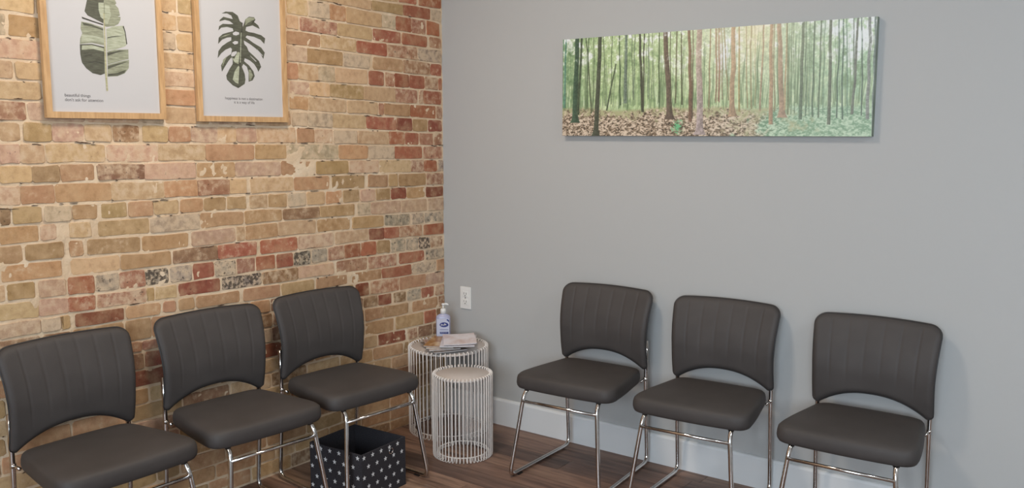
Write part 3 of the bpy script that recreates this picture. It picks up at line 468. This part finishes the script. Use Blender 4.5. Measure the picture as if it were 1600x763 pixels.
for i, (x, y, a, lab) in enumerate(CH):
    o = chair if i == 0 else copy_tree(chair)
    o.location = (x, y, 0); o.rotation_euler = (0, 0, R(a)); o['label'] = lab
    o['group'] = 'charcoal chairs along the two walls'

# ------------------------------------------------------------------ nesting wire tables
def wire_table(label, x, y, r, zt, nw, rot=0):
    t = thing('wire_side_table', label, 'table', (x, y, 0), rot, 'round cream wire tables')
    MB().lathe([(r - .018, zt - .012), (r - .014, zt - .011), (r - .013, zt - .005), (r - .015, zt - .003)], 56).build('table_top', top_m, t)
    w = MB().tube(fillet([(r - .015, 0, zt - .006), (r - .016, 0, zt + .006), (r - .002, 0, zt + .006), (r - .002, 0, .002), (r - .024, 0, .002), (r - .024, 0, .021)], [.006, .010, .014, .010], 3), .0025, 5).mesh('wire')
    w.materials.append(wire_m)
    for k in range(nw): put('wire', w, t, None, (0, 0, 2 * math.pi * k / nw))
    ring = lambda rr, z, q: MB().tube([(rr * math.cos(a), rr * math.sin(a), z) for a in np.linspace(0, 2 * math.pi, 60, endpoint=False)], q, 6, closed=True)
    ring(r - .0245, .021, .0030).build('base_ring', wire_m, t)
    return t
wire_table('larger cream wire table in the corner holding bottle and magazines', .213, -.215, .196, .421, 54)
wire_table('smaller cream wire table with an empty top, in front of the corner table', .489, -.437, .137, .377, 50, .03)

# ------------------------------------------------------------------ star box under the chair
bt = thing('storage_box', 'open charcoal fabric box with white stars under a chair by the bricks', 'box', (.390, -.988, 0), R(3.5))
felt = new_mat('charcoal_fabric', (50, 47, 50), .95, spec=.2)
fv = position(felt, obj=True); L(felt, ramp(felt, noise(felt, fv, 260, 3), [(.3, (42, 39, 42)), (.7, (58, 55, 58))]), bsdf(felt).inputs['Base Color'])
bump(felt, noise(felt, fv, 700), .3, .001)
star_m = new_mat('white_star_print', (206, 204, 204), .9); bump(star_m, noise(star_m, position(star_m, obj=True), 700), .2, .0005)
hx, hy, hz, th = .142, .132, .206, .005
MB().box((-hx, -hy, 0), (hx, hy, .005)).build('base_panel', felt, bt)
star_me = MB().poly([((.0112 if k % 2 == 0 else .0047) * math.sin(k * math.pi / 5), 0, (.0112 if k % 2 == 0 else .0047) * math.cos(k * math.pi / 5)) for k in range(10)]).mesh('star'); star_me.materials.append(star_m)
sides = [('front', (0, -1), hx), ('right', (1, 0), hy), ('back', (0, 1), hx), ('left', (-1, 0), hy)]
for nm, (nx, ny_), half in sides:
    if nx == 0: p = MB().box((-hx, ny_ * hy - (th if ny_ > 0 else 0), 0), (hx, ny_ * hy + (th if ny_ < 0 else 0), hz), .0018)
    else: p = MB().box((nx * hx - (th if nx > 0 else 0), -hy + th, 0), (nx * hx + (th if nx < 0 else 0), hy - th, hz), .0018)
    panel = p.build('side_panel', felt, bt)
    tx, ty = -ny_, nx
    for rr_ in range(5):
        zz = .190 - rr_ * .0405; u = -half + (.014 if rr_ % 2 == 0 else .039)
        while u < half - .011:
            dd = (hy if nx == 0 else hx) + .0006
            put('star', star_me, panel, (tx * u + nx * dd, ty * u + ny_ * dd, zz), (0, 0, math.atan2(ty, tx))); u += .050
    if nm == 'right':
        ring = [(hx + .0018, .040 + .0115 * math.cos(a), .172 + .0115 * math.sin(a)) for a in np.linspace(0, 2 * math.pi, 20, endpoint=False)]
        MB().tube(ring, .0019, 6, closed=True).build('eyelet', chrome, panel)

# ------------------------------------------------------------------ framed leaf posters
def poster(label, y0, y1, z0, z1, art, lines):
    yc, t, dx, bx = (y0 + y1) / 2, .021, .026, .010
    root = thing('framed_poster', label, 'poster', (bx, yc, z0), 0, 'framed leaf posters on the brick wall')
    y0, y1, h = y0 - yc, y1 - yc, z1 - z0
    def rail(a, b, c, d):
        q = [a, b, c, d]
        MB().add([(0, y, z) for y, z in q] + [(dx - bx, y, z) for y, z in q], [(3, 2, 1, 0), (4, 5, 6, 7)] + [(i, (i + 1) % 4, 4 + (i + 1) % 4, 4 + i) for i in range(4)]).build('frame_rail', oak, root)
    rail((y0, 0), (y1, 0), (y1 - t, t), (y0 + t, t)); rail((y0 + t, h - t), (y1 - t, h - t), (y1, h), (y0, h))
    rail((y0, 0), (y0 + t, t), (y0 + t, h - t), (y0, h)); rail((y1 - t, t), (y1, 0), (y1, h), (y1 - t, h - t))
    px = .007
    MB().box((.001, y0 + .012, .012), (px, y1 - .012, h - .012)).build('backing_board', paper, root)
    MB().add([(px + .0003, y0 + t - .002, t - .002), (px + .0003, y1 - t + .002, t - .002), (px + .0003, y1 - t + .002, h - t + .002), (px + .0003, y0 + t - .002, h - t + .002)], [(0, 1, 2, 3)]).build('print_sheet', paper, root)
    lay = 0
    for nm, pts in art:
        lay += 1; m = MB().poly([(px + .0005 + lay * .00003, y - yc, z - z0) for y, z in pts])
        m.build({'stem': 'leaf_stem', 'paper': 'leaf_hole', 'ink': 'leaf_vein'}.get(nm, 'leaf_blade'), INK[nm], root)
    for (txt, ty, tz, size, al) in lines:
        cu = bpy.data.curves.new('caption', 'FONT'); cu.body = txt; cu.size = size; cu.align_x = al
        to = bpy.data.objects.new('tmp', cu); C.objects.link(to)
        dg = bpy.context.evaluated_depsgraph_get(); me = bpy.data.meshes.new_from_object(to.evaluated_get(dg)); bpy.data.objects.remove(to)
        me.materials.clear(); me.materials.append(text_ink)
        me.transform(Matrix(((0, 0, 1, px + .0008), (1, 0, 0, ty - yc), (0, 1, 0, tz - z0), (0, 0, 0, 1))))
        put('caption', me, root)
    return root
poster('light wood framed poster of a tall banana leaf, left one on the brick wall', -1.985, -1.553, 1.502, 2.115, A1,
       [('beautiful things', -1.9185, 1.5735, .0147, 'LEFT'), ("don't ask for attention", -1.9185, 1.5585, .0147, 'LEFT')])
poster('light wood framed poster of a split monstera leaf, right one on the brick wall', -1.4196, -.996, 1.496, 2.105, A2,
       [('happiness is not a destination', -1.2055, 1.5825, .0150, 'CENTER'), ('it is a way of life', -1.2055, 1.5675, .0150, 'CENTER')])

# ------------------------------------------------------------------ forest canvas on the grey wall
def canvas():
    xa, xb, za, zb, d = .749, 2.0982, 1.4398, 1.8673, .03
    root = thing('canvas_print', 'long panoramic canvas of a green sunlit forest on the grey wall', 'canvas', ((xa + xb) / 2, 0, za))
    w, h = xb - xa, zb - za; nu, nv = 880, 280
    U, V = np.meshgrid(np.linspace(0, 1, nu), np.linspace(0, 1, nv), indexing='ij'); A = w / h
    X = U * A
    c = lambda *q: np.array(q, float)
    def blend(a, b, f): return a * (1 - f[..., None]) + b * f[..., None]
    glow = np.exp(-(((U - .615) / .20) ** 2 + ((V - .95) / .55) ** 2))
    n1 = fbm(X + 3, V + 1, .10, 5, 5); n2 = fbm(X + 7, V + 5, .035, 15, 3); n3 = fbm(X * 6, V * .9 + 2, .10, 25, 4); n4 = fbm(X + 2, V + 9, .014, 35, 2)
    img = np.zeros((nu, nv, 3)) + c(158, 182, 128)
    img = blend(img, np.zeros_like(img) + c(146, 182, 150), np.clip((U - .62) / .3, 0, 1) * .8)
    img = blend(img, np.zeros_like(img) + c(96, 132, 92), np.clip((.14 - U) / .14, 0, 1))
    img = blend(img, np.zeros_like(img) + c(206, 218, 168), np.clip(.42 + .9 * n1 + .6 * n2 + .25 * (V - .5), 0, 1) * .8)
    img = blend(img, np.zeros_like(img) + c(230, 232, 232), np.clip((n1 + .55 * n2 - .18 + .25 * np.exp(-((U - .62) / .07) ** 2)) * 3.2 + 3.2 * np.clip(U - .82, 0, 1), 0, 1) * np.clip((V - .45) * 2.4, 0, 1))
    img = blend(img, np.zeros_like(img) + c(98, 122, 80), np.clip((-n1 - .5 * n2 - .26) * 2.6, 0, 1) * .6)
    low = np.clip((.62 - V) / .3, 0, 1)
    img = blend(img, np.zeros_like(img) + c(92, 116, 84), np.clip(n3 * 2.6 - .25, 0, 1) * low * .6)
    img = blend(img, np.zeros_like(img) + c(204, 216, 184), np.clip(-n3 * 2.4 - .25, 0, 1) * low * .8)
    img = blend(img, np.zeros_like(img) + c(238, 232, 214), glow * .6)
    img = img * (1 + .13 * n4[..., None] * np.clip(V * 3 - .6, 0, 1)[..., None])
    img = blend(img, np.zeros_like(img) + c(234, 236, 230), np.clip((n4 + .5 * n2 + .3 * n1 - .42) * 4, 0, 1) * np.clip((V - .4) * 2, 0, 1) * .8)
    for (su, sv, wu, wv, am) in ((.565, .72, .022, .20, .9), (.60, .85, .03, .16, .7), (.945, .80, .045, .22, .95), (.87, .93, .05, .1, .6), (.03, .93, .03, .08, .6)):
        q = np.exp(-(((U - su) / wu) ** 2 + ((V - sv) / wv) ** 2)); img = blend(img, np.zeros_like(img) + c(232, 233, 236), np.clip(q * 1.5 + .9 * n2 + .5 * n4 - .45, 0, 1) * am * (q > .08))
    img = blend(img, np.zeros_like(img) + c(232, 212, 150), np.exp(-(((U - .665) / .05) ** 2 + ((V - .95) / .25) ** 2)) * .45)
    # ground
    gl = .285 + .02 * vnoise(X, X * 0, .3, 9) - .03 * np.clip((U - .5) * 2, 0, 1)
    g = np.clip((gl - V) / .03, 0, 1)
    lit = fbm(X + 1, V * 1.6 + 4, .028, 61, 2); lf = fbm(X, V * 1.8, .012, 71, 1)
    gc = np.zeros_like(img) + c(166, 164, 122)
    litter = blend(np.zeros_like(img) + c(112, 92, 72), np.zeros_like(img) + c(212, 192, 170), np.clip(.5 + 1.1 * lit + .7 * lf, 0, 1))
    litter = blend(litter, np.zeros_like(img) + c(52, 44, 36), np.clip((-lf - .35 - .4 * lit) * 3, 0, 1) * .8)
    lw = np.clip((gl - .015 - V) / .09 + 1.2 * n2 + .5 * n4, 0, 1) * np.clip((.82 - U + .25 * n1) / .16, 0, 1)
    gc = blend(gc, litter, lw)
    teal = blend(np.zeros_like(img) + c(98, 138, 106), np.zeros_like(img) + c(182, 208, 178), np.clip(.5 + lit + .6 * lf, 0, 1))
    gc = blend(gc, teal, np.clip((U - .64 + .3 * n1) / .14, 0, 1) * .9)
    img = blend(img, gc, g)
    sap = np.exp(-(((U - .425) / .014) ** 2 + ((V - .085) / .05) ** 2)); img = blend(img, np.zeros_like(img) + c(104, 176, 124), np.clip((sap - .25 + .7 * lf + .5 * n4) * 2.2, 0, 1) * (sap > .06))
    # far thin trunks, then the measured ones
    rr = np.random.default_rng(4); far = []
    for i in range(230):
        u = rr.uniform(0, 1); far.append((u + rr.uniform(-.012, .012), rr.uniform(.55, 1.02), u, rr.uniform(.25, .31), rr.uniform(.0012, .003), None))
    for (ut, vt, ub, vb, wd, col) in far + [tuple(q) for q in TR]:
        f = np.clip((V - vb) / max(vt - vb, .01), 0, 1); cu_ = ub + (ut - ub) * f + .0022 * vnoise(V * 1.0, V * 0 + ub * 9, .16, 31)
        flare = 1 + 1.1 * np.exp(-np.clip(V - vb, 0, 1) / .035) if wd > .012 else 1
        hw = wd * .5 * (1.12 - .25 * f) * flare
        px = 1.0 / nu
        a = np.clip((hw - np.abs(U - cu_)) / px + .5, 0, 1) * (V >= vb) * (V <= vt)
        base = c(*(col or (92, 112, 78))); cc = np.zeros_like(img) + base
        if col:
            cc = cc * (1 + .14 * n2[..., None] + .22 * n4[..., None] - .14 * np.clip((U - cu_) / np.maximum(hw, 1e-4), -1, 1)[..., None])
            cc = blend(cc, np.zeros_like(img) + c(228, 192, 146), glow * .5)
            a = a * (1 - .65 * np.clip((n2 + .6 * n1 - .42) * 5, 0, 1) * np.clip((V - .55) * 3, 0, 1)) * .95
        else: a = a * .6 * np.clip((vt - V) / .2, 0, 1)
        img = blend(img, cc, a)
    img = blend(img, np.zeros_like(img) + c(212, 218, 208), np.zeros_like(U) + .06 + .22 * np.clip((U - .45) * 3, 0, 1))
    img = np.clip(img, 0, 255) / 255
    lin_ = np.where(img <= .04045, img / 12.92, ((img + .055) / 1.055) ** 2.4)
    vs = np.stack([(U - .5) * w, np.zeros_like(U) - d - .0004, V * h], -1).reshape(-1, 3)
    idx = np.arange(nu * nv).reshape(nu, nv)
    fq = np.stack([idx[:-1, :-1], idx[1:, :-1], idx[1:, 1:], idx[:-1, 1:]], -1).reshape(-1, 4)
    me = bpy.data.meshes.new('forest_print'); me.from_pydata(vs.tolist(), [], fq.tolist()); me.update()
    a = me.attributes.new('picture', 'FLOAT_COLOR', 'POINT'); a.data.foreach_set('color', np.concatenate([lin_.reshape(-1, 3), np.ones((nu * nv, 1))], 1).astype(np.float32).ravel())
    pm = new_mat('forest_print', (150, 170, 120), .55); at = N(pm, 'ShaderNodeAttribute'); at.attribute_name = 'picture'
    L(pm, at.outputs['Color'], bsdf(pm).inputs['Base Color']); bump(pm, noise(pm, position(pm), 900), .1, .0005); me.materials.append(pm)
    put('forest_print', me, root)
    side = new_mat('canvas_edge', (120, 128, 112), .7); bump(side, noise(side, position(side), 900), .1, .0005)
    L(side, ramp(side, noise(side, position(side, (18, 1, 1)), 3), [(.35, (112, 122, 108)), (.65, (170, 180, 166))]), bsdf(side).inputs['Base Color'])
    MB().box((-w / 2, -d, 0), (w / 2, -.001, h)).build('stretched_canvas', side, root)
canvas()

# ------------------------------------------------------------------ wall outlet
ot = thing('wall_outlet', 'white duplex outlet plate low on the grey wall beside the corner', 'outlet', (.149, 0, .562))
MB().box((-.035, -.006, 0), (.035, -.0005, .1143), .0025).build('cover_plate', white_pl, ot)
for zc in (.037, .077):
    rc = MB().box((-.017, -.0085, zc - .0145), (.017, -.004, zc + .0145), .0015).build('receptacle', white_pl, ot)
    MB().box((-.0085, -.0090, zc - .002), (-.0062, -.0083, zc + .008)).box((.0062, -.0090, zc - .002), (.0085, -.0083, zc + .007)).box((-.0025, -.0090, zc - .011), (.0025, -.0083, zc - .006)).build('slot', slot_m, rc)
MB().tube([(0, -.0055, .057), (0, -.0072, .057)], .0032, 10).build('screw', slot_m, ot)

# ------------------------------------------------------------------ sanitizer bottle
TZ = .4185
bo = thing('pump_bottle', 'clear pump bottle of hand sanitizer with blue label on the corner table', 'bottle', (.118, -.142, TZ), R(38))
gel = new_mat('clear_gel', (196, 196, 224), .12); bsdf(gel).inputs['Transmission Weight'].default_value = .35; bsdf(gel).inputs['IOR'].default_value = 1.36
bump(gel, noise(gel, position(gel, obj=True), 60), .03, .001)
def rrect(hw, hd, r, z, n=6):
    out = []
    for (sx, sy, a0) in ((1, 1, 0), (-1, 1, 90), (-1, -1, 180), (1, -1, 270)):
        for k in range(n + 1):
            a = R(a0 + 90 * k / n); out.append((sx * (hw - r) + r * math.cos(a), sy * (hd - r) + r * math.sin(a), z))
    return out
prof = [(.030, .018, 0), (.034, .022, .003), (.036, .023, .008), (.036, .023, .118), (.033, .021, .128), (.022, .016, .135), (.013, .013, .138), (.0125, .0125, .146)]
vs = []; n = 28
for hw, hd, z in prof: vs += rrect(hw, hd, min(hw, hd) * .9, z)
fs = [(j * n + i, j * n + (i + 1) % n, (j + 1) * n + (i + 1) % n, (j + 1) * n + i) for j in range(len(prof) - 1) for i in range(n)] + [tuple(range(n - 1, -1, -1)), tuple((len(prof) - 1) * n + i for i in range(n))]
MB().add(vs, fs, True).build('bottle_body', gel, bo)
pump = MB().lathe([(.0145, .138), (.0145, .158), (.012, .163), (.006, .165)], 20).lathe([(.0045, .164), (.0045, .182)], 12).build('pump_collar', white_pl, bo)
MB().lathe([(.008, .181), (.0085, .186), (.007, .190)], 14).tube([(0, 0, .186), (.018, -.004, .187), (.027, -.006, .183)], [.006, .005, .0035], 8).build('pump_head', white_pl, bo)
lab = new_mat('lavender_label', (182, 183, 200), .4); bump(lab, noise(lab, position(lab, obj=True), 300), .03, .0005)
navy = new_mat('navy_print', (34, 44, 112), .4); bump(navy, noise(navy, position(navy, obj=True), 300), .03, .0005)
fy = -.0234
lb = MB().add([(-.031, fy, .014), (.031, fy, .014), (.031, fy, .116), (-.031, fy, .116)], [(0, 1, 2, 3)]).build('front_label', lab, bo)
q = MB(); q.poly([(.005 + .022 * math.cos(a), fy - .0004, .086 + .0125 * math.sin(a)) for a in np.linspace(0, 2 * math.pi, 28, endpoint=False)])
q.add([(-.016, fy - .0004, .040), (.026, fy - .0004, .040), (.026, fy - .0004, .050), (-.016, fy - .0004, .050)], [(0, 1, 2, 3)])
for zz in (.026, .021, .060): q.add([(-.016, fy - .0004, zz), (.026, fy - .0004, zz), (.026, fy - .0004, zz + .0018), (-.016, fy - .0004, zz + .0018)], [(0, 1, 2, 3)])
q.add([(.016, fy - .0004, .112), (.030, fy - .0004, .098), (.030, fy - .0004, .108), (.024, fy - .0004, .114)], [(0, 1, 2, 3)])
q.build('label_print', navy, lb)
q = MB(); st = lambda pts, r=.0013: q.tube([(.005 + a, fy - .0006, .086 + b) for a, b in pts], r, 5)
st([(-.015, .001), (-.011, .004), (-.009, 0), (-.013, -.004), (-.016, -.002)]); st([(-.008, .001), (-.005, -.004), (-.002, .001), (-.001, -.004)])
st([(.001, -.004), (.002, .007)]); st([(.005, -.003), (.006, .006)]); st([(.008, .003), (.010, -.002), (.013, .003), (.010, -.008), (.005, -.008)])
for i in range(7): st([(-.017 + i * .005, -.041), (-.0145 + i * .005, -.039)], .001)
q.build('label_lettering', white_pl, lb)

# ------------------------------------------------------------------ magazines on the corner table
def magazine(label, x, y, z, rot, cover_cols, wd=.20, hg=.265, th=.0045, curl=.004):
    t = thing('magazine', label, 'magazine', (x, y, z), R(rot), 'magazines on the corner table')
    nn = 10
    def sheet(z0, z1, inset):
        vs = []; fs = []
        for i in range(nn + 1):
            u = i / nn; xx = -wd / 2 + inset + (wd - 2 * inset) * u; lift = curl * u ** 3
            for yy in (-hg / 2 + inset, hg / 2 - inset): vs += [(xx, yy, z0 + lift), (xx, yy, z1 + lift)]
        for i in range(nn):
            a = i * 4; b = a + 4; fs += [(a, a + 2, b + 2, b), (a + 1, b + 1, b + 3, a + 3), (a, b, b + 1, a + 1), (a + 2, a + 3, b + 3, b + 2)]
        fs += [(0, 1, 3, 2), (nn * 4, nn * 4 + 2, nn * 4 + 3, nn * 4 + 1)]
        return MB().add(vs, fs)
    cm = new_mat('magazine_cover', cover_cols[0], .35)
    stops = [(i / max(1, len(cover_cols) - 1) * .5 + .25, c_) for i, c_ in enumerate(cover_cols)]
    L(cm, ramp(cm, noise(cm, position(cm, (9, 5, 1), True), 1.6, 2), stops), bsdf(cm).inputs['Base Color'])
    sheet(.0006, th - .0006, .0015).build('pages', paper, t); sheet(th - .0006, th, 0).build('cover', cm, t); sheet(0, .0006, 0).build('back_cover', cm, t)
    return t
MZ = .4305
magazine('dark covered magazine at the bottom of the fanned pile on the corner table', .236, -.276, MZ, 60, [(58, 50, 46), (120, 108, 100), (70, 58, 52)], .165, .225, .005, .001)
magazine('red covered magazine fanned over the dark one on the corner table', .220, -.272, MZ + .0062, 50, [(150, 52, 52), (206, 186, 170), (110, 44, 44)], .15, .22, .005, .001)
magazine('tan covered magazine third up in the fanned pile on the corner table', .212, -.270, MZ + .0124, 39, [(150, 118, 92), (214, 196, 176), (96, 78, 66)], .13, .215, .004, .001)
magazine('gold covered magazine fanned nearest the bottle on the corner table', .202, -.272, MZ + .0176, 27, [(206, 164, 96), (150, 104, 60), (226, 204, 164)], .10, .205, .004, .001)
magazine('pale grey magazine lying across the right half of the corner table pile', .288, -.226, MZ + .0230, 37, [(190, 184, 190), (216, 210, 214), (160, 154, 160)], .165, .225, .005, .003)
magazine('topmost magazine with a pink and white cover on the corner table', .290, -.222, MZ + .0315, 43, [(238, 234, 240), (224, 214, 216), (198, 166, 154)], .155, .215, .004, .005)

# ------------------------------------------------------------------ ceiling light panels and one added fill panel
panel_m = new_mat('lit_diffuser', (255, 240, 220), .6); bsdf(panel_m).inputs['Emission Color'].default_value = (*WARM, 1); bsdf(panel_m).inputs['Emission Strength'].default_value = 2.0
for i, (x, y, pw, tint) in enumerate(PANELS):
    t = thing('ceiling_light', ['square ceiling light nearest the brick wall posters', 'square ceiling light by the brick wall, far from the corner', 'added cool fill light on the ceiling by the plain right wall'][i], 'ceiling light', (x, y, ROOM_Z), 0, 'square ceiling lights')
    s = .2
    m = MB()
    for a, b in (((-s, -s), (s, -s + .02)), ((-s, s - .02), (s, s)), ((-s, -s + .02), (-s + .02, s - .02)), ((s - .02, -s + .02), (s, s - .02))): m.box((a[0], a[1], -.03), (b[0], b[1], -.0005))
    m.build('light_frame', white_pl, t); MB().box((-s + .02, -s + .02, -.012), (s - .02, s - .02, -.0005)).build('diffuser', panel_m, t)
    area('ceiling_lamp', (x, y, ROOM_Z - .035), (0, 0, 0), .36, .36, pw, tint).parent = None
